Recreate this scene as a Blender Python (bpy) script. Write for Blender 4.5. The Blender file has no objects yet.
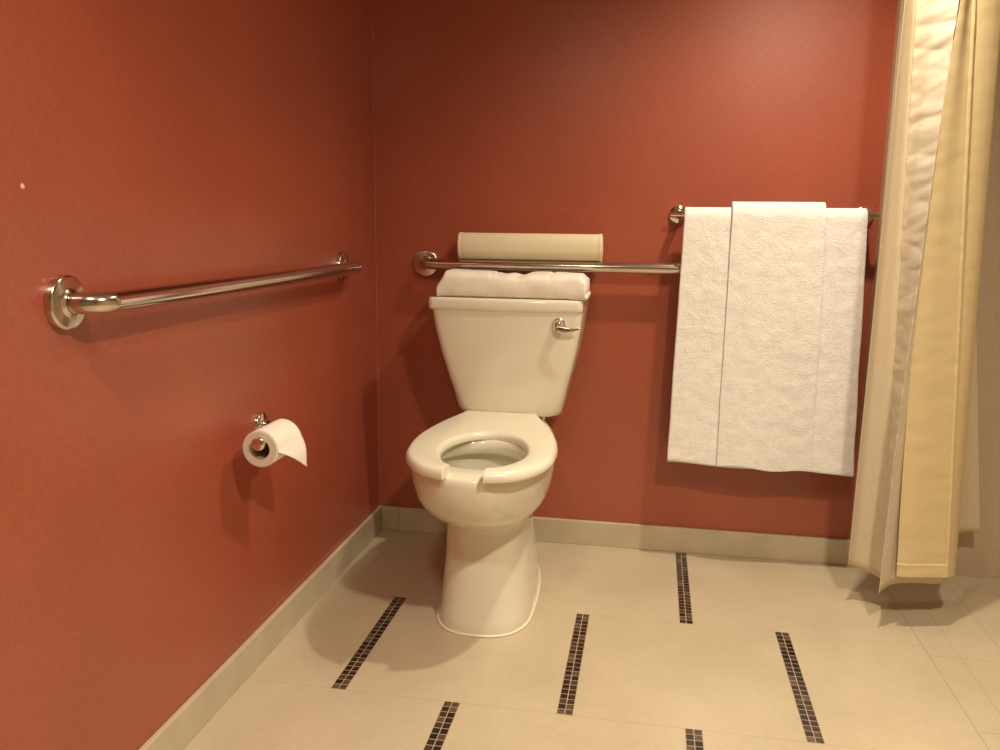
import bpy, bmesh, math, random
from mathutils import Vector, Matrix, noise
random.seed(7)
C = bpy.context.scene.collection
PI = math.pi
S = bpy.context.scene

# ------------------------------------------------------------------ camera
cam_d = bpy.data.cameras.new('camera')
cam_d.sensor_fit = 'HORIZONTAL'; cam_d.sensor_width = 36.0; cam_d.lens = 840.4 / 1000 * 36
cam_d.clip_start = 0.02
cam = bpy.data.objects.new('camera', cam_d); C.objects.link(cam)
YAW, PIT, ROL = -0.1779, 0.1780, 0.0114
fw = Vector((math.sin(YAW)*math.cos(PIT), math.cos(YAW)*math.cos(PIT), -math.sin(PIT)))
r0 = Vector((math.cos(YAW), -math.sin(YAW), 0)); u0 = r0.cross(fw)
rr = r0*math.cos(ROL) + u0*math.sin(ROL); uu = u0*math.cos(ROL) - r0*math.sin(ROL)
cam.matrix_world = Matrix(((rr.x, uu.x, -fw.x, .843), (rr.y, uu.y, -fw.y, -2.50), (rr.z, uu.z, -fw.z, .980), (0, 0, 0, 1)))
S.camera = cam

# ------------------------------------------------------------------ view, world
S.view_settings.view_transform = 'Standard'
S.view_settings.look = 'None'
S.view_settings.gamma = 1.0
S.view_settings.use_curve_mapping = False
S.view_settings.exposure = -0.1
w = bpy.data.worlds.new('world'); S.world = w; w.use_nodes = True
w.node_tree.nodes['Background'].inputs[0].default_value = (.02, .015, .01, 1)
w.node_tree.nodes['Background'].inputs[1].default_value = 1.0

CEIL = 2.13
# ceiling lamps of the room, plus one added fill: x, y, power, colour
LAMP_COL = (1.0, .85, .63)
# x, y, z, power, cone angle, lamp radius
LAMPS = [(1.25, -.64, CEIL-.03, 88, 120, .03), (1.14, -.36, CEIL-.03, 14, 112, .03), (1.38, -1.85, 1.94, 134, 178, .055), (.48, -2.10, 1.94, 52, 172, .07)]  # last entry is an added fill that brightens the near end of the left wall
for x, y, z, pw, cone, rad in LAMPS:
    if cone >= 180:
        ld = bpy.data.lights.new('pendant_light', 'POINT')
    else:
        ld = bpy.data.lights.new('downlight_light', 'SPOT'); ld.spot_size = math.radians(cone); ld.spot_blend = 1.0
    ld.energy = pw; ld.color = LAMP_COL; ld.shadow_soft_size = rad
    lo = bpy.data.objects.new('downlight_lamp', ld); C.objects.link(lo)
    lo.location = (x, y, z)

# ------------------------------------------------------------------ materials
def mat(name, col, rough=.5, metal=0, **kw):
    m = bpy.data.materials.new(name); m.use_nodes = True
    b = m.node_tree.nodes['Principled BSDF']
    b.inputs['Base Color'].default_value = (*col, 1); b.inputs['Roughness'].default_value = rough
    b.inputs['Metallic'].default_value = metal
    for k, v in kw.items(): b.inputs[k].default_value = v
    return m
def N(m, t, **kw):
    n = m.node_tree.nodes.new(t)
    for k, v in kw.items(): setattr(n, k, v)
    return n
def L(m, a, b): m.node_tree.links.new(a, b)
def bsdf(m): return m.node_tree.nodes['Principled BSDF']
def mth(m, op, a, b=None, clamp=False):
    n = N(m, 'ShaderNodeMath', operation=op, use_clamp=clamp)
    for i, v in enumerate((a, b)):
        if v is None: continue
        if isinstance(v, (int, float)): n.inputs[i].default_value = v
        else: L(m, v, n.inputs[i])
    return n.outputs[0]
def bump(m, height, strength, dist):
    n = N(m, 'ShaderNodeBump'); n.inputs['Strength'].default_value = strength; n.inputs['Distance'].default_value = dist
    L(m, height, n.inputs['Height']); L(m, n.outputs[0], bsdf(m).inputs['Normal'])
def noise_n(m, scale, detail=3, vec=None, rough=.5):
    n = N(m, 'ShaderNodeTexNoise'); n.inputs['Scale'].default_value = scale; n.inputs['Detail'].default_value = detail
    n.inputs['Roughness'].default_value = rough
    if vec is None:
        tc = N(m, 'ShaderNodeTexCoord'); vec = tc.outputs['Object']
    L(m, vec, n.inputs['Vector']); return n.outputs['Fac']
def vary(m, fac, c1, c2, lo=.3, hi=.7):
    r = N(m, 'ShaderNodeValToRGB'); r.color_ramp.elements[0].position = lo; r.color_ramp.elements[1].position = hi
    r.color_ramp.elements[0].color = (*c1, 1); r.color_ramp.elements[1].color = (*c2, 1)
    L(m, fac, r.inputs[0]); L(m, r.outputs[0], bsdf(m).inputs['Base Color']); return r.outputs[0]
def stretch(m, s):
    tc = N(m, 'ShaderNodeTexCoord'); mp = N(m, 'ShaderNodeMapping'); mp.inputs['Scale'].default_value = s
    L(m, tc.outputs['Object'], mp.inputs['Vector']); return mp.outputs[0]

def wallpaper():
    m = mat('red_wallpaper', (.34, .09, .06), .32)
    h = noise_n(m, 1, 2, stretch(m, (60, 60, 700)), .6); v = noise_n(m, 1, 2, stretch(m, (700, 700, 60)), .6)
    f = mth(m, 'MULTIPLY', mth(m, 'ADD', h, v), .5)
    big = noise_n(m, 3, 2)
    f2 = mth(m, 'ADD', mth(m, 'MULTIPLY', f, .8), mth(m, 'MULTIPLY', big, .2))
    vary(m, f2, (.30, .068, .036), (.42, .096, .052), .40, .60)
    bump(m, f, .25, .0006)
    b = bsdf(m); b.inputs['Coat Weight'].default_value = 0.0; b.inputs['Coat Roughness'].default_value = .36; b.inputs['Coat IOR'].default_value = 1.75
    g = N(m, 'ShaderNodeNewGeometry'); d = N(m, 'ShaderNodeVectorMath', operation='DISTANCE')       # a small chip in the paper
    L(m, g.outputs['Position'], d.inputs[0]); d.inputs[1].default_value = (0, -1.472, 1.023)
    nn = mth(m, 'MULTIPLY', noise_n(m, 500, 2), .0075)
    mx = N(m, 'ShaderNodeMixRGB'); L(m, mth(m, 'LESS_THAN', d.outputs['Value'], nn), mx.inputs[0])
    old = bsdf(m).inputs['Base Color'].links[0].from_socket; L(m, old, mx.inputs[1]); mx.inputs[2].default_value = (.8, .6, .5, 1)
    L(m, mx.outputs[0], bsdf(m).inputs['Base Color'])
    bsdf(m).inputs['Specular IOR Level'].default_value = .8
    return m
M = {}
M['wallpaper'] = wallpaper()
M['ceiling'] = mat('ceiling_paint', (.55, .50, .42), .8)
M['plain_wall'] = mat('plain_wall_paint', (.32, .23, .17), .7)
def shower_tile():
    m = mat('shower_wall_tile', (.52, .42, .30), .45)
    f = mth(m, 'MULTIPLY', mth(m, 'ADD', noise_n(m, 1, 2, stretch(m, (300, 300, 30))), noise_n(m, 1, 2, stretch(m, (30, 30, 300)))), .5)
    vary(m, f, (.43, .34, .24), (.53, .43, .31)); return m
M['shower_tile'] = shower_tile()
def ceramic_base():
    m = mat('baseboard_tile', (.62, .54, .40), .4)
    vary(m, noise_n(m, 9, 5), (.50, .44, .32), (.60, .53, .39)); return m
M['base_tile'] = ceramic_base()
M['caulk'] = mat('corner_caulk', (.42, .10, .05), .6)
M['porcelain'] = mat('porcelain', (.77, .74, .61), .12, **{'Coat Weight': .3, 'Coat Roughness': .05})
M['seat_plastic'] = mat('seat_plastic', (.80, .77, .63), .22)
M['chrome'] = mat('chrome', (.80, .76, .70), .09, 1)
M['steel'] = mat('polished_steel', (.66, .60, .54), .16, 1)
M['water'] = mat('water', (.75, .78, .72), .02, **{'Transmission Weight': .6, 'IOR': 1.33})
M['grout_dark'] = mat('mosaic_grout', (.42, .36, .27), .7)
M['caulk_white'] = mat('white_caulk', (.86, .82, .70), .35)
def terry(name, a, b, sc=420, st=.9, d=.003):
    m = mat(name, a, .95)
    n1 = noise_n(m, sc, 3, None, .7); n2 = noise_n(m, 38, 3)
    vary(m, n2, a, b, .35, .65)
    bump(m, mth(m, 'ADD', mth(m, 'MULTIPLY', n1, .7), mth(m, 'MULTIPLY', n2, .9)), st, d)
    bsdf(m).inputs['Sheen Weight'].default_value = .25
    return m
M['towel'] = terry('white_terry', (.83, .82, .80), (.88, .87, .85), 240, .8, .004)
M['flat_towel'] = terry('folded_white_cotton', (.80, .75, .67), (.87, .83, .76), 300, .5, .002)
def weave(name, a, b, sx, sz, rough=.8, st=.3, trans=0.0, wr=0):
    m = mat(name, a, rough)
    f = mth(m, 'MULTIPLY', mth(m, 'ADD', noise_n(m, 1, 2, stretch(m, (sx, sx, sz))), noise_n(m, 1, 2, stretch(m, (sz, sz, sx)))), .5)
    vary(m, f, a, b, .38, .62)
    h = f
    if wr: h = mth(m, 'ADD', mth(m, 'MULTIPLY', f, .1), mth(m, 'MULTIPLY', noise_n(m, 1, 3, stretch(m, (9, 9, 34))), wr))
    bump(m, h, st, .004 if wr else .001)
    if trans:
        t = N(m, 'ShaderNodeBsdfTranslucent'); t.inputs[0].default_value = (*b, 1)
        mx = N(m, 'ShaderNodeMixShader'); mx.inputs[0].default_value = trans
        out = m.node_tree.nodes['Material Output']
        L(m, bsdf(m).outputs[0], mx.inputs[1]); L(m, t.outputs[0], mx.inputs[2]); L(m, mx.outputs[0], out.inputs['Surface'])
    return m
M['mat'] = weave('cream_bath_mat', (.70, .62, .43), (.76, .68, .49), 200, 500, .9)
M['mat_edge'] = mat('mat_binding', (.74, .65, .44), .9)
M['linen'] = weave('beige_linen', (.70, .60, .44), (.76, .66, .49), 60, 520, .75, .25, .18)
M['satin_hem'] = weave('satin_hem', (.80, .73, .60), (.82, .76, .63), 200, 300, .38, .35, .12, 1.0)
M['liner'] = weave('yellow_satin', (.77, .64, .37), (.80, .67, .40), 200, 300, .45, .15, .18, .6)
M['paper'] = mat('tissue_paper', (.90, .86, .78), .9)
M['paper_side'] = mat('tissue_paper_edge', (.70, .62, .54), .95)
M['card'] = mat('cardboard_tube', (.35, .24, .16), .9)
M['lamp_glass'] = mat('lamp_glass', (1, .9, .7), .5)
bsdf(M['lamp_glass']).inputs['Emission Color'].default_value = (1, .8, .56, 1)
bsdf(M['lamp_glass']).inputs['Emission Strength'].default_value = 6
M['white_metal'] = mat('white_metal', (.8, .78, .72), .4)

def floor_mat():
    m = mat('floor_tile', (.55, .46, .32), .33)
    tc = N(m, 'ShaderNodeTexCoord'); sp = N(m, 'ShaderNodeSeparateXYZ'); L(m, tc.outputs['Object'], sp.inputs[0])
    X, Y = sp.outputs[0], sp.outputs[1]
    def line(v, at, wd):      # 1 on a joint line
        return mth(m, 'LESS_THAN', mth(m, 'ABSOLUTE', mth(m, 'SUBTRACT', v, at)), wd)
    def per(v, off, p, wd):
        q = mth(m, 'MODULO', mth(m, 'ADD', mth(m, 'SUBTRACT', v, off), 50 * p + wd), p)
        return mth(m, 'LESS_THAN', q, 2 * wd)
    left = mth(m, 'LESS_THAN', X, 1.5135); right = mth(m, 'SUBTRACT', 1, left)
    main = mth(m, 'MULTIPLY', left, per(Y, -.486, .456, .0009))
    edge = line(X, 1.5135, .0012)
    cols = mth(m, 'ADD', line(X, 1.583, .0011), mth(m, 'MULTIPLY', mth(m, 'GREATER_THAN', X, 1.62), per(X, 1.69, .107, .0011)))
    inn = mth(m, 'LESS_THAN', X, 1.69)
    rows = mth(m, 'ADD', mth(m, 'MULTIPLY', inn, per(Y, -.535, .305, .0013)), mth(m, 'MULTIPLY', mth(m, 'SUBTRACT', 1, inn), per(Y, -.436, .305, .0013)))
    sh = mth(m, 'MULTIPLY', right, mth(m, 'ADD', cols, rows, True))
    j = mth(m, 'ADD', mth(m, 'ADD', mth(m, 'MULTIPLY', main, .45), mth(m, 'MULTIPLY', edge, .6)), mth(m, 'MULTIPLY', sh, .45), True)
    n = mth(m, 'ADD', mth(m, 'MULTIPLY', noise_n(m, 4, 5, None, .6), .7), mth(m, 'MULTIPLY', noise_n(m, 60, 3), .3))
    r = N(m, 'ShaderNodeValToRGB'); r.color_ramp.elements[0].position = .35; r.color_ramp.elements[1].position = .65
    r.color_ramp.elements[0].color = (.50, .425, .30, 1); r.color_ramp.elements[1].color = (.58, .50, .365, 1)
    L(m, n, r.inputs[0])
    mx = N(m, 'ShaderNodeMixRGB'); L(m, j, mx.inputs[0]); L(m, r.outputs[0], mx.inputs[1]); mx.inputs[2].default_value = (.30, .22, .14, 1)
    L(m, mx.outputs[0], bsdf(m).inputs['Base Color'])
    return m
M['floor'] = floor_mat()
def tessera():
    m = mat('mosaic_glass', (.06, .035, .02), .18)
    g = N(m, 'ShaderNodeNewGeometry')
    r = N(m, 'ShaderNodeValToRGB'); e = r.color_ramp.elements
    e[0].color = (.012, .007, .005, 1); e[1].color = (.20, .14, .09, 1); e[1].position = 1
    q = e.new(.55); q.color = (.035, .02, .013, 1); q = e.new(.8); q.color = (.09, .055, .035, 1)
    mx = mth(m, 'ADD', mth(m, 'MULTIPLY', g.outputs['Random Per Island'], .75), mth(m, 'MULTIPLY', noise_n(m, 150, 3), .3))
    L(m, mx, r.inputs[0]); L(m, r.outputs[0], bsdf(m).inputs['Base Color']); return m
M['tessera'] = tessera()

# ------------------------------------------------------------------ mesh helpers
def obj(name, bm, m, parent=None, smooth=False, kind=None):
    bmesh.ops.recalc_face_normals(bm, faces=bm.faces)
    me = bpy.data.meshes.new(name); bm.to_mesh(me); bm.free()
    for mm in (m if isinstance(m, (list, tuple)) else [m]): me.materials.append(mm)
    if smooth:
        for p in me.polygons: p.use_smooth = True
    o = bpy.data.objects.new(name, me); C.objects.link(o)
    if parent is not None:
        o.parent = parent; at = Vector((0, 0, 0)); q = parent
        while q is not None: at += q.location; q = q.parent
        o.location = -at
    if kind: o['kind'] = kind
    return o
def thing(name, label, cat, loc, group=None):
    o = bpy.data.objects.new(name, None); C.objects.link(o); o.location = loc; o.empty_display_size = .05
    o['label'] = label; o['category'] = cat
    if group: o['group'] = group
    return o
def tag(o, label, cat, group=None):
    o['label'] = label; o['category'] = cat
    if group: o['group'] = group
    return o
def box(bm, a, b):
    vs = [bm.verts.new((x, y, z)) for x in (a[0], b[0]) for y in (a[1], b[1]) for z in (a[2], b[2])]
    for f in ((0, 1, 3, 2), (4, 6, 7, 5), (0, 4, 5, 1), (2, 3, 7, 6), (0, 2, 6, 4), (1, 5, 7, 3)):
        bm.faces.new([vs[i] for i in f])
def bevel_mod(o, wd, seg=3, ang=40):
    b = o.modifiers.new('bevel', 'BEVEL'); b.width = wd; b.segments = seg; b.limit_method = 'ANGLE'; b.angle_limit = math.radians(ang)
    b.harden_normals = False
    for p in o.data.polygons: p.use_smooth = True
    n = o.modifiers.new('wn', 'WEIGHTED_NORMAL'); n.keep_sharp = True
def autosmooth(o, ang=40):
    for p in o.data.polygons: p.use_smooth = True
    bm = bmesh.new(); bm.from_mesh(o.data)
    for e in bm.edges:
        if len(e.link_faces) == 2 and e.calc_face_angle(0) > math.radians(ang): e.smooth = False
    bm.to_mesh(o.data); bm.free()
def tube(bm, pts, r, seg=20, cap=True):
    pts = [Vector(p) for p in pts]; rings = []; n = len(pts)
    t0 = (pts[1] - pts[0]).normalized(); a = Vector((0, 0, 1)) if abs(t0.z) < .9 else Vector((1, 0, 0))
    nrm = (a - t0 * a.dot(t0)).normalized()
    for i, p in enumerate(pts):
        t = (pts[min(i+1, n-1)] - pts[max(i-1, 0)]).normalized()
        nrm = (nrm - t * nrm.dot(t)).normalized(); bi = t.cross(nrm)
        rad = r[i] if isinstance(r, (list, tuple)) else r
        rings.append([bm.verts.new(p + (nrm*math.cos(2*PI*k/seg) + bi*math.sin(2*PI*k/seg))*rad) for k in range(seg)])
    for i in range(n-1):
        for k in range(seg):
            bm.faces.new((rings[i][k], rings[i][(k+1) % seg], rings[i+1][(k+1) % seg], rings[i+1][k]))
    if cap: bm.faces.new(rings[0]); bm.faces.new(rings[-1])
def lathe(bm, origin, axis, prof, seg=40):
    """prof: (distance along axis, radius)"""
    ax = Vector(axis).normalized(); a = Vector((0, 0, 1)) if abs(ax.z) < .9 else Vector((1, 0, 0))
    u = (a - ax*a.dot(ax)).normalized(); v = ax.cross(u); o = Vector(origin); prev = None; first = None
    for d, r in prof:
        if r < 1e-6: ring = [bm.verts.new(o + ax*d)]
        else: ring = [bm.verts.new(o + ax*d + (u*math.cos(2*PI*k/seg) + v*math.sin(2*PI*k/seg))*r) for k in range(seg)]
        if prev:
            for k in range(seg):
                k2 = (k+1) % seg
                q = ([prev[0]] if len(prev) == 1 else [prev[k], prev[k2]]) + ([ring[0]] if len(ring) == 1 else [ring[k2], ring[k]])
                bm.faces.new(q)
        prev = ring
def loft(bm, rings, cap0=True, cap1=True):
    vr = [[bm.verts.new(p) for p in r] for r in rings]; n = len(vr[0])
    for i in range(len(vr)-1):
        for k in range(n): bm.faces.new((vr[i][k], vr[i][(k+1) % n], vr[i+1][(k+1) % n], vr[i+1][k]))
    if cap0: bm.faces.new(vr[0])
    if cap1: bm.faces.new(vr[-1])
def sheet(bm, fn, nu, nv):
    g = [[bm.verts.new(fn(i/nu, j/nv)) for j in range(nv+1)] for i in range(nu+1)]
    for i in range(nu):
        for j in range(nv): bm.faces.new((g[i][j], g[i+1][j], g[i+1][j+1], g[i][j+1]))
def lerp(a, b, t): return a + (b-a)*t
def interp(tab, x):
    if x <= tab[0][0]: return tab[0][1]
    for (a, va), (b, vb) in zip(tab, tab[1:]):
        if x <= b: return va + (vb-va)*(x-a)/(b-a)
    return tab[-1][1]
def nz(x, y, z, s=1.0): return noise.noise(Vector((x*s, y*s, z*s)))

# ------------------------------------------------------------------ room shell
RX, FY = 2.42, -3.4
def shell(name, a, b, m):
    bm = bmesh.new(); box(bm, a, b); return obj(name, bm, m, kind='structure')
shell('floor', (-.1, FY-.1, -.1), (RX+.1, .1, 0), M['floor'])
shell('ceiling', (-.1, FY-.1, CEIL), (RX+.1, .1, CEIL+.1), M['ceiling'])
shell('wall_left', (-.1, FY, 0), (0, .1, CEIL), M['wallpaper'])
shell('wall_back', (0, 0, 0), (1.447, .1, CEIL), M['wallpaper'])
shell('wall_right', (RX, FY, 0), (RX+.1, .1, CEIL), M['shower_tile'])
shell('wall_front', (-.1, FY-.1, 0), (RX, FY, CEIL), M['plain_wall'])
o = shell('wall_shower', (1.447, -.03, 0), (RX, .1, CEIL), M['shower_tile'])
HB, TB = .077, .012
bm = bmesh.new()
xs = [TB, .068, 1.446]
for a, b in zip(xs, xs[1:]): box(bm, (a+.0002, -TB, 0), (b-.0002, 0, HB))
o = obj('baseboard_back', bm, M['base_tile'], kind='structure'); bevel_mod(o, .0022)
bm = bmesh.new()
ys = [0, -1.86, FY]
for a, b in zip(ys, ys[1:]): box(bm, (0, a-.0002, 0), (TB, b+.0002, HB))
o = obj('baseboard_left', bm, M['base_tile'], kind='structure'); bevel_mod(o, .0022)
bm = bmesh.new(); tube(bm, [(.0015, -.0015, HB), (.0015, -.0015, CEIL)], .0022, 8)
obj('trim_1', bm, M['caulk'], kind='structure')

# mosaic strips let into the floor
def mosaic(xc, y0, y1, idx):
    bm = bmesh.new(); w2, cp = .0165, .0165
    n = max(2, round((y0-y1)/.019)); st = (y0-y1)/n
    for i in range(n):
        for c in (-1, 1):
            x0 = xc + (0 if c > 0 else -cp) + .001; x1 = x0 + cp - .002
            a = y0 - i*st - .0013; b = y0 - (i+1)*st + .0013
            box(bm, (x0, b, .0002), (x1, a, .0011))
    o = obj('trim_%d' % idx, bm, M['tessera'], kind='structure')
    bm = bmesh.new(); box(bm, (xc-w2-.0006, y1, -.002), (xc+w2+.0006, y0, .0006))
    g = obj('grout_bed', bm, M['grout_dark'], o)
k = 2
for xc, a, b in [(.962, -.016, -.486), (.220, -.486, -.942), (.704, -.486, -.942), (1.191, -.486, -.942),
                 (.4705, -.942, -1.398), (.960, -.942, -1.398), (1.4385, -.942, -1.398),
                 (.226, -1.398, -1.854), (.711, -1.398, -1.854), (1.196, -1.398, -1.854)]:
    mosaic(xc, a, b, k); k += 1

# ceiling downlight fixtures
for (x, y, z, pw, cone, rad), lb in zip(LAMPS[:2], ('round recessed ceiling downlight above the toilet front', 'round recessed ceiling downlight close to the back wall')):
    t = thing('ceiling_downlight', lb, 'ceiling light', (x, y, CEIL), 'ceiling downlights')
    bm = bmesh.new(); lathe(bm, (x, y, CEIL), (0, 0, -1), [(0, .085), (.006, .085), (.008, .078), (.004, .066), (0, .064)])
    obj('trim_ring', bm, M['white_metal'], t, True)
    bm = bmesh.new(); lathe(bm, (x, y, CEIL), (0, 0, -1), [(0, .064), (.003, .060), (.004, 0)])
    obj('lens', bm, M['lamp_glass'], t, True)
for (x, y, z), lb in zip([l[:3] for l in LAMPS[2:]], ('short pendant ceiling lamp on the shower side of the room', 'short pendant fill lamp added to brighten the long red wall')):
  t = thing('pendant_lamp', lb, 'ceiling light', (x, y, CEIL), 'pendant ceiling lamps')
  bm = bmesh.new(); lathe(bm, (x, y, CEIL), (0, 0, -1), [(0, .10), (.016, .10), (.020, .09), (.022, .012), (CEIL-z-.035, .012), (CEIL-z-.033, .085), (CEIL-z-.018, .092), (CEIL-z-.018, .088), (CEIL-z-.028, .082), (CEIL-z-.028, 0)])
  obj('lamp_body', bm, M['white_metal'], t, True)
  bm = bmesh.new(); lathe(bm, (x, y, z+.026), (0, 0, -1), [(0, .08), (.004, .075), (.006, 0)])
  obj('lens', bm, M['lamp_glass'], t, True)

# ------------------------------------------------------------------ toilet
T = thing('toilet', 'cream porcelain two-piece toilet with open-front seat against the back wall', 'toilet', (.455, -.40, 0))
def axis_x(y, k):            # centre line: pedestal straight, rim and seat turned a little to the left at the back
    return lerp(.457, .431 + .052*(-y-.2), k)
def egg_ring(z, hw, yf, yb, k, n=64, pw=2.2, wide=.62):
    """egg-shaped ring: widest at fraction 'wide' of the way from back to front"""
    yw = lerp(yb, yf, wide); pts = []
    for i in range(n):
        a = 2*PI*i/n; c, s = math.cos(a), math.sin(a)
        e = 2/pw
        X = hw * math.copysign(abs(c)**e, c); Y = math.copysign(abs(s)**e, s)
        y = yw + (Y*(yw-yf) if Y < 0 else Y*(yb-yw))
        pts.append((axis_x(y, k) + X, y, z))
    return pts
rings = []
OUT = [ # z, half width, front, back, axis mix, power, wide
 (0, .1175, -.655, -.12, 0, 2.6, .70), (.006, .119, -.657, -.12, 0, 2.6, .70), (.03, .114, -.648, -.125, 0, 2.5, .70),
 (.10, .109, -.634, -.13, .1, 2.5, .70), (.17, .103, -.620, -.13, .3, 2.5, .70), (.235, .101, -.612, -.12, .45, 2.5, .70),
 (.255, .103, -.616, -.11, .6, 2.4, .68), (.266, .111, -.640, -.10, .7, 2.3, .66), (.276, .124, -.668, -.095, .8, 2.25, .64), (.291, .138, -.700, -.09, .9, 2.25, .64),
 (.312, .154, -.734, -.08, .95, 2.2, .62), (.335, .165, -.758, -.07, 1, 2.2, .61), (.375, .173, -.778, -.06, 1, 2.2, .61),
 (.410, .176, -.788, -.055, 1, 2.2, .61), (.426, .174, -.786, -.057, 1, 2.2, .61), (.433, .166, -.779, -.062, 1, 2.2, .61)]
for z, hw, yf, yb, kx, pw, wd in OUT: rings.append(egg_ring(z, hw, yf, yb, kx, 64, pw, wd))
INN = [(.434, .120, -.712, -.440, 2.0), (.429, .114, -.705, -.448, 2.0), (.402, .112, -.703, -.450, 2.0), (.397, .116, -.707, -.445, 2.0), (.400, .134, -.726, -.425, 2.0),
       (.385, .138, -.730, -.420, 2.0), (.35, .128, -.715, -.43, 2.0), (.31, .104, -.680, -.455, 2.0), (.27, .072, -.625, -.48, 2.0), (.235, .05, -.59, -.50, 2.0), (.19, .04, -.57, -.51, 2.0)]
for z, hw, yf, yb, pw in INN: rings.append(egg_ring(z, hw, yf, yb, 1, 64, pw, .5))
bm = bmesh.new(); loft(bm, rings)
o = obj('bowl', bm, M['porcelain'], T, True)
bm = bmesh.new(); rg = egg_ring(.275, .073, -.632, -.478, 1, 48, 2.0, .5)
loft(bm, [rg, [(p[0], p[1], .268) for p in rg]]); obj('water', bm, M['water'], T, True)
# bead of caulk round the foot
bm = bmesh.new(); lo = [Vector(p) for p in egg_ring(.0028, .1195, -.658, -.125, 0, 64, 2.6, .70)]
tube(bm, lo + [lo[0]], .0034, 8, False); obj('caulk_bead', bm, M['caulk_white'], T, True)
# seat: open-front ring
def seat_half(s):            # half width at distance s in front of the seat's back edge (y = -.2)
    return interp([(0, .100), (.06, .118), (.12, .138), (.19, .158), (.26, .173), (.33, .180), (.40, .180), (.46, .171), (.51, .153), (.55, .128), (.575, .102), (.592, .068), (.602, 0)], s)
SB = -.207
def seat_sections():
    outer, inner = [], []
    side = [(0, .0)] 
    o2 = []
    o2 += [(x, 0) for x in (0, .045, .085)]
    o2 += [(seat_half(s), s) for s in (.0, .03, .07, .12, .17, .22, .27, .32, .37, .42, .46, .50, .53, .555, .575, .590)]
    o2 += [(.046, .598)]
    # inner curve: ellipse centred s=.425
    i2 = []
    n = len(o2)
    for i in range(n):
        a = lerp(PI/2, -PI/2 + .36, i/(n-1))
        i2.append((.101*math.cos(a) + 0, .395 - .158*math.sin(a)))
    return o2, i2
o2, i2 = seat_sections()
o2 = [(-x, s) for x, s in reversed(o2)] + o2[1:]
i2 = [(-x, s) for x, s in reversed(i2)] + i2[1:]
i2[0] = (-.051, .542); i2[-1] = (.035, .540)
o2[0] = (-.055, .598); o2[-1] = (.034, .600)
i2 = [(x + .008*max(0, min(1, (.56-s_)/.1)), s_) for x, s_ in i2]
def seat_pt(x, s, z):
    y = SB - s; return (axis_x(y, 1) + x + .006, y, z)
bm = bmesh.new(); rows = []
for (ox, os_), (ix, is_) in zip(o2, i2):
    d = Vector((ix-ox, is_-os_)); Ln = d.length; d /= Ln
    def q(t, z): return bm.verts.new(seat_pt(ox + d.x*t, os_ + d.y*t, z))
    e = .006
    rows.append([q(.003, .4315), q(.0, .438), q(.001, .446), q(.005, .4535), q(.013, .457), q(Ln*.5, .4575), q(Ln-.014, .455), q(Ln-.005, .4505), q(Ln-.001, .443), q(Ln-.002, .4335), q(Ln-.008, .4315)])
for a, b in zip(rows, rows[1:]):
    for k2 in range(len(a)):
        bm.faces.new((a[k2], a[(k2+1) % len(a)], b[(k2+1) % len(a)], b[k2]))
bm.faces.new(rows[0]); bm.faces.new(rows[-1])
o = obj('seat', bm, M['seat_plastic'], T); autosmooth(o, 50); bevel_mod(o, .003, 3, 50)
# hinges behind the seat
for sx in (-.07, .07):
    bm = bmesh.new(); xx = axis_x(-.2, 1) + sx
    box(bm, (xx-.014, -.222, .431), (xx+.014, -.186, .452)); o = obj('hinge', bm, M['seat_plastic'], T); bevel_mod(o, .004)
# tank
def rrect(cx, y0, y1, hw, z, r, bow=.0, n=8):
    """rounded rectangle in plan, front edge (y0) bowed forward by 'bow'"""
    pts = []
    for cxs, cys, a0 in ((1, 1, 0), (-1, 1, PI/2), (-1, -1, PI), (1, -1, 3*PI/2)):
        ccx = cx + cxs*(hw-r); ccy = (y1-r) if cys > 0 else (y0+r)
        for i in range(n+1):
            a = a0 + PI/2*i/n; pts.append([ccx + r*math.cos(a), ccy + r*math.sin(a), z])
        if cys < 0 and cxs < 0:
            for i in range(1, 12):
                t = i/12; pts.append([lerp(cx-hw+r, cx+hw-r, t), y0, z])
    for p in pts:
        if p[1] < (y0+y1)/2: p[1] -= bow*max(0, 1-((p[0]-cx)/hw)**2)
    return [tuple(p) for p in pts]
bm = bmesh.new()
TK = [(.441, .118, -.180, -.06, .04), (.444, .136, -.195, -.05, .04), (.451, .147, -.204, -.045, .036), (.467, .151, -.210, -.042, .032), (.50, .158, -.214, -.04, .030),
      (.54, .169, -.218, -.036, .028), (.58, .180, -.222, -.033, .026), (.63, .192, -.227, -.03, .024), (.69, .204, -.231, -.028, .022), (.745, .211, -.234, -.026, .020)]
loft(bm, [rrect(.4555 - .007*(z-.446)/.3, y0, y1, hw, z, r, .012) for z, hw, y0, y1, r in TK])
o = obj('tank', bm, M['porcelain'], T); autosmooth(o, 60)
bm = bmesh.new()
LD = [(.744, .212, .012), (.7465, .215, .015), (.754, .216, .016), (.769, .216, .016), (.7755, .2145, .015), (.778, .211, .013), (.7785, .205, .01)]
loft(bm, [rrect(.4445, -.238 + (.216-hw), -.022 - (.216-hw), hw, z, r, .013) for z, hw, r in LD])
o = obj('tank_lid', bm, M['porcelain'], T); autosmooth(o, 60)
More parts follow.
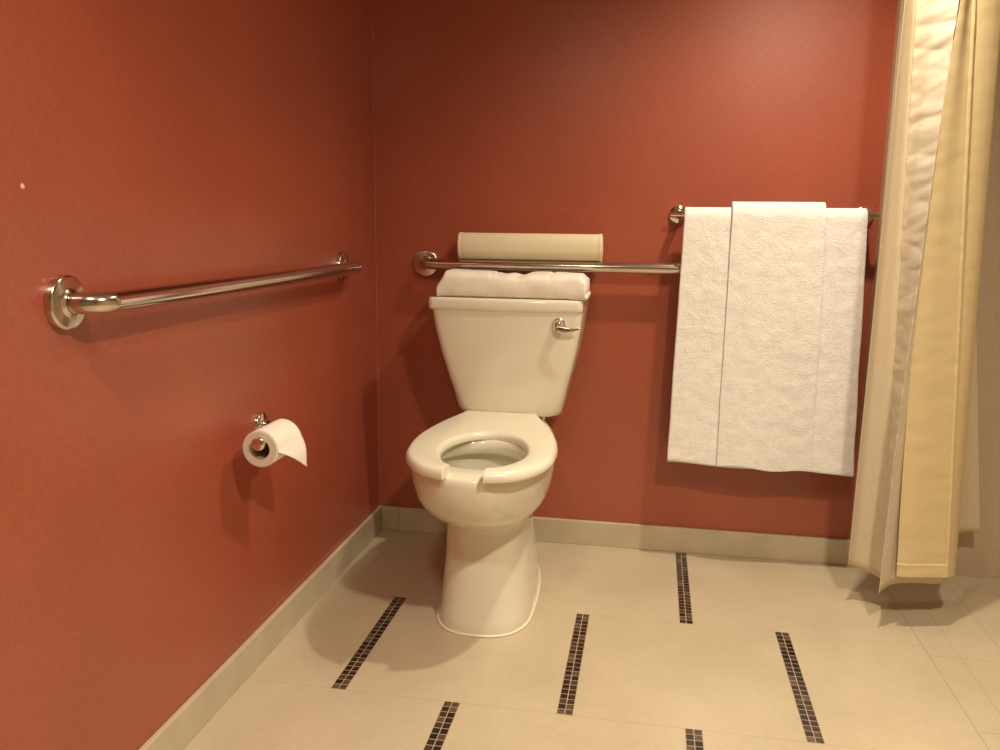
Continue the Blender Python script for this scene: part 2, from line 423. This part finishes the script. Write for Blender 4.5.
# flush lever
H = bpy.data.objects.new('flush_lever', None)
bm = bmesh.new(); hx, hy, hz = .597, -.240, .713
lathe(bm, (hx, hy, hz), (0, -1, 0), [(-.006, .0185), (.004, .0185), (.006, .016), (.010, .012), (.015, .0115), (.020, .009), (.0225, .005), (.023, 0)], 28)
hub = obj('lever_hub', bm, M['chrome'], T, True)
bm = bmesh.new()
lv = []
for i in range(13):
    t = i/12; cx = hx + lerp(-.006, .060, t); cz = hz - .009 - .007*math.sin(PI*t*.9) + .004*t; cy = hy - .018 - .006*t
    hh = lerp(.0105, .003, t**1.3)*(.75+.5*math.sin(PI*min(1, t*1.2))); dd = lerp(.004, .0015, t)
    lv.append([(cx, cy + dd*math.cos(2*PI*j/14), cz + hh*math.sin(2*PI*j/14)) for j in range(14)])
loft(bm, lv); o = obj('lever', bm, M['steel'], hub, True)
bpy.data.objects.remove(H)
# tank bolt between tank and bowl
for bx in (.385, .548):
    bm = bmesh.new(); lathe(bm, (bx, -.150, .425), (0, 0, 1), [(0, 0), (0, .008), (.03, .008), (.03, 0)], 16)
    obj('tank_bolt', bm, M['chrome'], T, True)

# ------------------------------------------------------------------ grab bars
def arc(c, a, b, r, n=10):
    """quarter bend from centre c: starts at c+a*r, ends at c+b*r"""
    a, b, c = Vector(a), Vector(b), Vector(c)
    return [c + (a*math.cos(PI/2*i/n) + b*math.sin(PI/2*i/n))*r for i in range(n+1)]
ZG = .860
def flange(t, p, ax, r=.0405, name='flange', m='steel'):
    bm = bmesh.new(); lathe(bm, p, ax, [(0, r), (.008, r), (.0105, r*.985), (.012, r*.95), (.013, r*.88), (.0138, r*.55), (.0142, .021), (.016, .0185), (.018, .0160)], 48)
    return obj(name, bm, M[m], t, True)
BR, OFF, BEND = .0158, .057, .036
t = thing('grab_bar', 'chrome grab bar on the left red wall above the toilet paper', 'grab bar', (0, -.85, ZG), 'wall grab bars')
ya, yb = -1.412, -.296
pts = [(.008, ya, ZG), (OFF-BEND, ya, ZG)] + arc((OFF-BEND, ya+BEND, ZG), (0, -1, 0), (1, 0, 0), BEND)[1:] + [(OFF, -.85, ZG)] + arc((OFF-BEND, yb-BEND, ZG), (1, 0, 0), (0, 1, 0), BEND) + [(.008, yb, ZG)]
bm = bmesh.new(); tube(bm, pts, BR, 28); obj('bar', bm, M['steel'], t, True)
flange(t, (0, ya, ZG), (1, 0, 0)); flange(t, (0, yb, ZG), (1, 0, 0))
t = thing('grab_bar', 'chrome grab bar on the back wall, running behind the rolled mat and towels', 'grab bar', (.62, 0, ZG), 'wall grab bars')
xa, xb = .162, 1.09
pts = [(xa, -.008, ZG), (xa, -OFF+BEND, ZG)] + arc((xa+BEND, -OFF+BEND, ZG), (-1, 0, 0), (0, -1, 0), BEND)[1:] + [(.6, -OFF, ZG)] + arc((xb-BEND, -OFF+BEND, ZG), (0, -1, 0), (1, 0, 0), BEND) + [(xb, -.008, ZG)]
bm = bmesh.new(); tube(bm, pts, BR, 28); obj('bar', bm, M['steel'], t, True)
flange(t, (xa, 0, ZG), (0, -1, 0)); flange(t, (xb, 0, ZG), (0, -1, 0))

# ------------------------------------------------------------------ towel bar
ZT, YT = 1.012, -.080
t = thing('towel_bar', 'thin chrome towel bar on the back wall holding the white towels', 'towel bar', (1.155, 0, ZT))
bm = bmesh.new(); tube(bm, [(.884, YT, ZT), (.886, YT, ZT), (1.424, YT, ZT), (1.427, YT, ZT)], [.007, .0085, .0085, .007], 20); obj('bar', bm, M['chrome'], t, True)
for x in (.906, 1.405):
    bm = bmesh.new(); lathe(bm, (x, 0, ZT), (0, -1, 0), [(0, .026), (.006, .026), (.010, .023), (.011, .014), (.014, .0105), (.070, .0095), (.078, .0095)], 32)
    obj('bracket', bm, M['chrome'], t, True)

# ------------------------------------------------------------------ hanging towels
def drape(name, label, x0, x1, flare_l, flare_r, zf, zb, yoff, m, seed, th=.012, amp=.006, grp=None, cut=0):
    """towel folded over the bar: front sheet down to zf, back sheet down to zb"""
    R = .0085 + yoff
    Lf, Lb = ZT - zf, ZT - zb; La = PI*R; tot = Lf + La + Lb
    def fn(u, v):
        d = v*tot
        if d < Lf: y = YT - R; z = zf + d; depth = 1 - d/Lf
        elif d < Lf+La:
            a = (d-Lf)/La*PI; y = YT - R*math.cos(a); z = ZT + R*math.sin(a); depth = 0
        else: y = YT + R; z = ZT - (d-Lf-La); depth = (d-Lf-La)/Lb
        x = lerp(x0 + flare_l*depth, x1 + flare_r*depth, u)
        front = 1 if d < Lf else 0
        ns = nz(u*2.2+seed, z*1.6, seed*3.1)
        y += -amp*(.4+depth)*(ns+.35)*front*1.6 - .010*depth*front
        if front: y -= .0015*nz(x*28, z*28, seed) + .003*depth*math.sin(u*7+seed)
        if not front and depth > 0: y = lerp(y, -.089, max(0, min(1, (ZT-z)/.08))) if zb < .85 else y
        x += .003*nz(z*9, seed, u*2)*depth
        if depth > .96: z += .004*math.sin(u*9+seed)
        if front and depth > 0: z -= cut*u*depth
        return (x, min(y, -.012), z)
    bm = bmesh.new(); sheet(bm, fn, 70, 150)
    o = obj(name, bm, m, None, True)
    s = o.modifiers.new('solid', 'SOLIDIFY'); s.thickness = th; s.offset = 1 
    b = o.modifiers.new('bevel', 'BEVEL'); b.width = th*.42; b.segments = 3; b.limit_method = 'ANGLE'; b.angle_limit = math.radians(60)
    tag(o, label, 'towel', grp)
    return o
drape('bath_towel', 'wide white bath towel on the towel bar, under the narrower front towel', .921, 1.396, -.016, .018, .312, .300, .002, M['towel'], 1.3, .010, .009, 'towels on the towel bar', .010)
drape('hand_towel', 'narrower white towel folded over the front of the wide bath towel', 1.047, 1.288, -.004, .012, .312, .905, .0165, M['towel'], 5.7, .010, .008, 'towels on the towel bar', .006)

# ------------------------------------------------------------------ rolled bath mat resting on the grab bar against the wall
t = thing('rolled_bath_mat', 'cream rolled bath mat lying on the back wall grab bar above the toilet', 'bath mat', (.488, -.044, .87))
def roll_ring(x, k=1.0, cy=-.0455, cz=.9150):
    pts = []
    for j in range(40):
        a = 2*PI*j/40; e = 2/2.5
        c, s = math.cos(a), math.sin(a)
        pts.append((x, cy + .0345*k*math.copysign(abs(c)**e, c), cz + .0385*k*math.copysign(abs(s)**e, s)))
    return pts
bm = bmesh.new()
xsr = [(.277, .90), (.278, .97), (.281, 1.0)] + [(.281 + i*.02, 1.0) for i in range(1, 21)] + [(.691, 1.0), (.694, .97), (.695, .9)]
loft(bm, [roll_ring(x, k) for x, k in xsr])
obj('roll_body', bm, M['mat'], t, True)
for x0 in (.277, .687):      # stitched border bands near both ends
    bm = bmesh.new(); loft(bm, [roll_ring(x0, 1.0), roll_ring(x0+.0008, 1.025), roll_ring(x0+.008, 1.025), roll_ring(x0+.0088, 1.0)], False, False)
    obj('end_band', bm, M['mat_edge'], t, True)
# spiral edge seen at the right end
bm = bmesh.new(); sp = []
for i in range(90):
    a = i/90*2*PI*2.6; r = .006 + .027*i/90; sp.append((.6955, -.0455 + r*.9*math.cos(a), .9150 + r*math.sin(a)))
tube(bm, sp, .0018, 6); obj('rolled_edge', bm, M['mat_edge'], t, True)

# ------------------------------------------------------------------ folded towel on the tank lid
t = thing('folded_towel', 'folded white towel lying on the toilet tank lid below the rolled mat', 'towel', (.46, -.16, .778))
def fold_layer(zl, zh, x0, x1, y0, y1, seed, topfn=None, name='fold', m='flat_towel'):
    bm = bmesh.new(); R = []
    nx = 110
    for i in range(nx+1):
        u = i/nx; x = lerp(x0, x1, u); ends = min(u, 1-u)
        zt = zh + (topfn(u) if topfn else 0); sq = min(1, .80 + ends*5)
        h = (zt-zl)/2*(sq if ends < .04 else 1); cz = zl + h; hd = (y1-y0)/2; cy = (y0+y1)/2
        ring = []
        for j in range(36):
            a = 2*PI*j/36; c, s = math.cos(a), math.sin(a); e = 2/4.6
            yy = cy + hd*math.copysign(abs(c)**e, c); zz = cz + h*math.copysign(abs(s)**e, s)
            if zz > zl + .004:
                yy += .003*nz(x*14, zz*30, seed); zz += .0035*nz(x*11, yy*12, seed+3)*(zz-zl)/(zh-zl)
            ring.append((x, yy, zz))
        R.append(ring)
    loft(bm, R); return obj(name, bm, M[m], t, True)
TY0, TY1 = -.236, -.082
fold_layer(.778, .794, .62, .670, TY0+.002, TY1, 2.0, name='lower_fold')
def tf(u):
    if u < .05: return -.024*(1-u/.05)
    return .005*(1-u)**2 - .009*math.exp(-((u-.55)/.05)**2) - .006*math.exp(-((u-.43)/.05)**2) - .003*math.exp(-((u-.76)/.012)**2) - .003*math.exp(-((u-.37)/.010)**2)
fold_layer(.7765, .846, .255, .666, TY0-.003, TY1, 7.0, tf, name='upper_fold')

# ------------------------------------------------------------------ toilet paper holder and roll
AX, AZ = .075, .538
t = thing('toilet_paper_holder', 'chrome toilet paper holder on the left wall below the grab bar', 'toilet paper holder', (0, -.80, .54))
fy = -.812
bm = bmesh.new(); lathe(bm, (0, fy, AZ), (1, 0, 0), [(0, .027), (.005, .027), (.009, .024), (.010, .012), (.013, .0095), (.02, .009)], 32)
obj('flange', bm, M['chrome'], t, True)
pts = [(.010, fy, AZ), (AX-.014, fy, AZ)] + arc((AX-.014, fy-.014, AZ), (0, 1, 0), (1, 0, 0), .014, 8)[1:] + [(AX, -.90, AZ), (AX, -.966, AZ)]
bm = bmesh.new(); tube(bm, pts, .0085, 20); obj('arm', bm, M['chrome'], t, True)
bm = bmesh.new(); lathe(bm, (AX, -.950, AZ), (0, -1, 0), [(0, .008), (.002, .0135), (.020, .0145), (.024, .0135), (.0255, .011), (.026, 0)], 28)
obj('end_cap', bm, M['chrome'], t, True)
t = thing('toilet_paper_roll', 'white toilet paper roll with loose torn end hanging on the chrome holder', 'toilet paper', (AX, -.90, .53))
ya, yb = -.966, -.856; RR = .0378; CZ = AZ - .0125; RI = .0215
bm = bmesh.new()
lathe(bm, (AX, ya, CZ), (0, 1, 0), [(.0, RI), (.0, RR-.0015), (.0015, RR), (yb-ya-.0015, RR), (yb-ya, RR-.0015), (yb-ya, RI)], 56)
PW = o = obj('paper_winding', bm, [M['paper'], M['paper_side']], t, True)
for p in o.data.polygons:
    if abs(p.normal.y) > .9: p.material_index = 1; p.use_smooth = False
bm = bmesh.new(); lathe(bm, (AX, ya+.0005, CZ), (0, 1, 0), [(0, RI), (yb-ya-.001, RI), (yb-ya-.001, RI-.001), (0, RI-.001), (0, RI)], 40)
obj('cardboard_tube', bm, M['card'], PW, True)
def tail(u, v):              # sheet off the top of the roll down its room side, torn on a slant
    y = lerp(ya+.001, yb-.001, u)
    arcl = RR*1.75; leng = lerp(arcl+.004, arcl+.074, u**1.1); d = v*leng
    if d < arcl:
        a = PI/2 + .15 - d/RR*(1-.10*u); R2 = RR + .0012 + .004*u*(d/arcl)**2
        x = AX + R2*math.cos(a); z = CZ + R2*math.sin(a)
    else:
        a = PI/2 + .15 - arcl/RR*(1-.10*u); R2 = RR + .0012 + .004*u
        e = d-arcl; x = AX + R2*math.cos(a) + e*.20 + .004*math.sin(e*60); z = CZ + R2*math.sin(a) - e*.96
    return (x, y, z)
bm = bmesh.new(); sheet(bm, tail, 14, 40); o = obj('loose_end', bm, M['paper'], t, True)
s = o.modifiers.new('solid', 'SOLIDIFY'); s.thickness = .0008

# ------------------------------------------------------------------ shower curtain
ZTOP = 1.98
def smooth_path(pts, n, sharp=()):
    """Catmull-Rom through the nodes, returning n+1 samples; nodes are tuples"""
    out = []; m = len(pts)-1; dim = len(pts[0])
    for i in range(n+1):
        f = i/n*m; k = min(int(f), m-1); t = f-k
        p0, p1, p2, p3 = pts[max(k-1, 0)], pts[k], pts[k+1], pts[min(k+2, m)]
        if k in sharp: p0 = p1
        if k+1 in sharp: p3 = p2
        out.append([.5*((2*p1[d]) + (-p0[d]+p2[d])*t + (2*p0[d]-5*p1[d]+4*p2[d]-p3[d])*t*t + (-p0[d]+3*p1[d]-3*p2[d]+p3[d])*t**3) for d in range(dim)])
    return out
def fold_offset(u, z, seed, wav, horiz):
    q = nz(u*2.2+seed, z*1.3, seed)*wav
    w1 = nz(u*.7+seed, z*20, seed); w2 = nz(u*1.1+seed, z*43-u*1.2, seed+2)
    return q + horiz*(abs(w1)**.7*-1 + .45*w2)
def hang(nodes, nu, nv, wav=.002, seed=0, horiz=.0008):
    """nodes: (x, y at z=.1), (x, y at z=1.5), bottom z, sideways bow at mid height"""
    P = smooth_path([(*n[0], *n[1], n[2], n[3] if len(n) > 3 else 0) for n in nodes], nu)
    def fn(u, v):
        p = P[round(u*nu)]; z = lerp(p[4], ZTOP, v); t = (z-.1)/1.4; b = p[5]*4*max(0, t*(1-t))
        x = lerp(p[0], p[2], t) + b; y = lerp(p[1], p[3], t); q = fold_offset(u, z, seed, wav, horiz)
        return (x + q*.5, y + q, z)
    bm = bmesh.new(); sheet(bm, fn, nu, nv); return bm
SC = thing('shower_curtain', 'beige linen shower curtain bunched at the back wall beside the towels', 'shower curtain', (1.5, -.28, .1))
def cloth(o, th=.0012):
    s = o.modifiers.new('solid', 'SOLIDIFY'); s.thickness = th; s.offset = 0
NL = [((1.380, -.280), (1.382, -.330), .107), ((1.400, -.270), (1.393, -.308), .098), ((1.424, -.275), (1.404, -.288), .092), ((1.446, -.280), (1.415, -.270), .086), ((1.462, -.290), (1.4256, -.262), .080)]
obj('outer_panel', hang(NL, 40, 90, .002, 1), M['linen'], SC, True); cloth(bpy.context.scene.collection.objects[-1])
NH = [((1.462, -.290), (1.4256, -.262), .080), ((1.450, -.345), (1.442, -.300), .084), ((1.434, -.395), (1.464, -.345), .090), ((1.424, -.420), (1.483, -.380), .096, -.007)]
obj('satin_edge', hang(NH, 30, 400, .003, 4, .0060), M['satin_hem'], SC, True); cloth(bpy.context.scene.collection.objects[-1])
NI = [((1.424, -.420), (1.483, -.380), .096, -.007), ((1.443, -.405), (1.490, -.365), .106), ((1.470, -.384), (1.500, -.345), .109), ((1.53, -.355), (1.53, -.330), .104), ((1.58, -.340), (1.56, -.30), .099),
      ((1.603, -.320), (1.575, -.26), .106), ((1.66, -.20), (1.595, -.20), .13), ((1.69, -.13), (1.585, -.14), .155), ((1.73, -.10), (1.595, -.10), .158), ((1.765, -.098), (1.60, -.095), .156)]
obj('inner_panel', hang(NI, 90, 90, .003, 8), M['linen'], SC, True); cloth(bpy.context.scene.collection.objects[-1])

NM = [((1.467, -.404), (1.4855, -.383), .135, -.022), ((1.50, -.401), (1.496, -.379), .134, -.012), ((1.55, -.388), (1.507, -.366), .133), ((1.592, -.376), (1.519, -.362), .131)]
NR = [((1.5925, -.374), (1.520, -.360), .131), ((1.605, -.362), (1.545, -.358), .126), ((1.617, -.345), (1.570, -.350), .121), ((1.624, -.325), (1.588, -.335), .120), ((1.622, -.290), (1.590, -.30), .122), ((1.610, -.25), (1.585, -.25), .124)]
SL = thing('shower_liner', 'yellow satin shower curtain liner hanging inside the beige curtain folds', 'shower curtain', (1.56, -.36, .13))
LP = obj('liner_panel', hang(NM, 40, 220, .004, 12, .0018), M['liner'], SL, True); cloth(bpy.context.scene.collection.objects[-1])
obj('liner_fold', hang(NR, 50, 220, .003, 17, .0014), M['liner'], SL, True); cloth(bpy.context.scene.collection.objects[-1])
# stitched hems
def hem_strip(nodes, h, nm, off, m, parent, seed, wav, horiz):
    P = smooth_path([(*n[0], *n[1], n[2], n[3] if len(n) > 3 else 0) for n in nodes], 40)
    def fn(u, v):
        p = P[round(u*40)]; z = p[4] + v*h; t = (z-.1)/1.4; q = fold_offset(u, z, seed, wav, horiz); b = p[5]*4*max(0, t*(1-t))
        return (lerp(p[0], p[2], t) + b + q*.5 - off*.5, lerp(p[1], p[3], t) + q - off, z)
    bm = bmesh.new(); sheet(bm, fn, 40, 8); o = obj(nm, bm, m, parent, True); cloth(o, .002)
hem_strip(NM, .036, 'bottom_hem', .0022, M['liner'], LP, 12, .004, .0018)
# side seam of the liner: narrow raised stitched band
def seam():
    (ax, ay), (bx, by), zb = NM[-1][:3]
    def fn(u, v):
        z = lerp(zb, ZTOP, v); t = (z-.1)/1.4; q = fold_offset(1, z, 12, .004, .0018)
        return (lerp(ax, bx, t) + q*.5 - .007 + .008*u + .0007*nz(3, z*30, 1), lerp(ay, by, t) + q - .0030 - .0014*abs(nz(z*45, u, 5)), z)
    bm = bmesh.new(); sheet(bm, fn, 3, 300); o = obj('side_seam', bm, M['liner'], LP, True); cloth(o, .0014)
seam()
# rod
t = thing('curtain_rod', 'chrome shower curtain rod high above, carrying the curtain', 'curtain rod', (1.5, -1.7, 1.96))
bm = bmesh.new(); tube(bm, [(1.5, -.03, 1.96), (1.5, FY+.001, 1.96)], .0125, 20); obj('rod', bm, M['chrome'], t, True)
for y, d in ((-.03, -1), (FY, 1)):
    bm = bmesh.new(); lathe(bm, (1.5, y, 1.96), (0, d, 0), [(0, .032), (.006, .032), (.014, .018), (.02, .0128)], 28); obj('rod_flange', bm, M['chrome'], t, True)
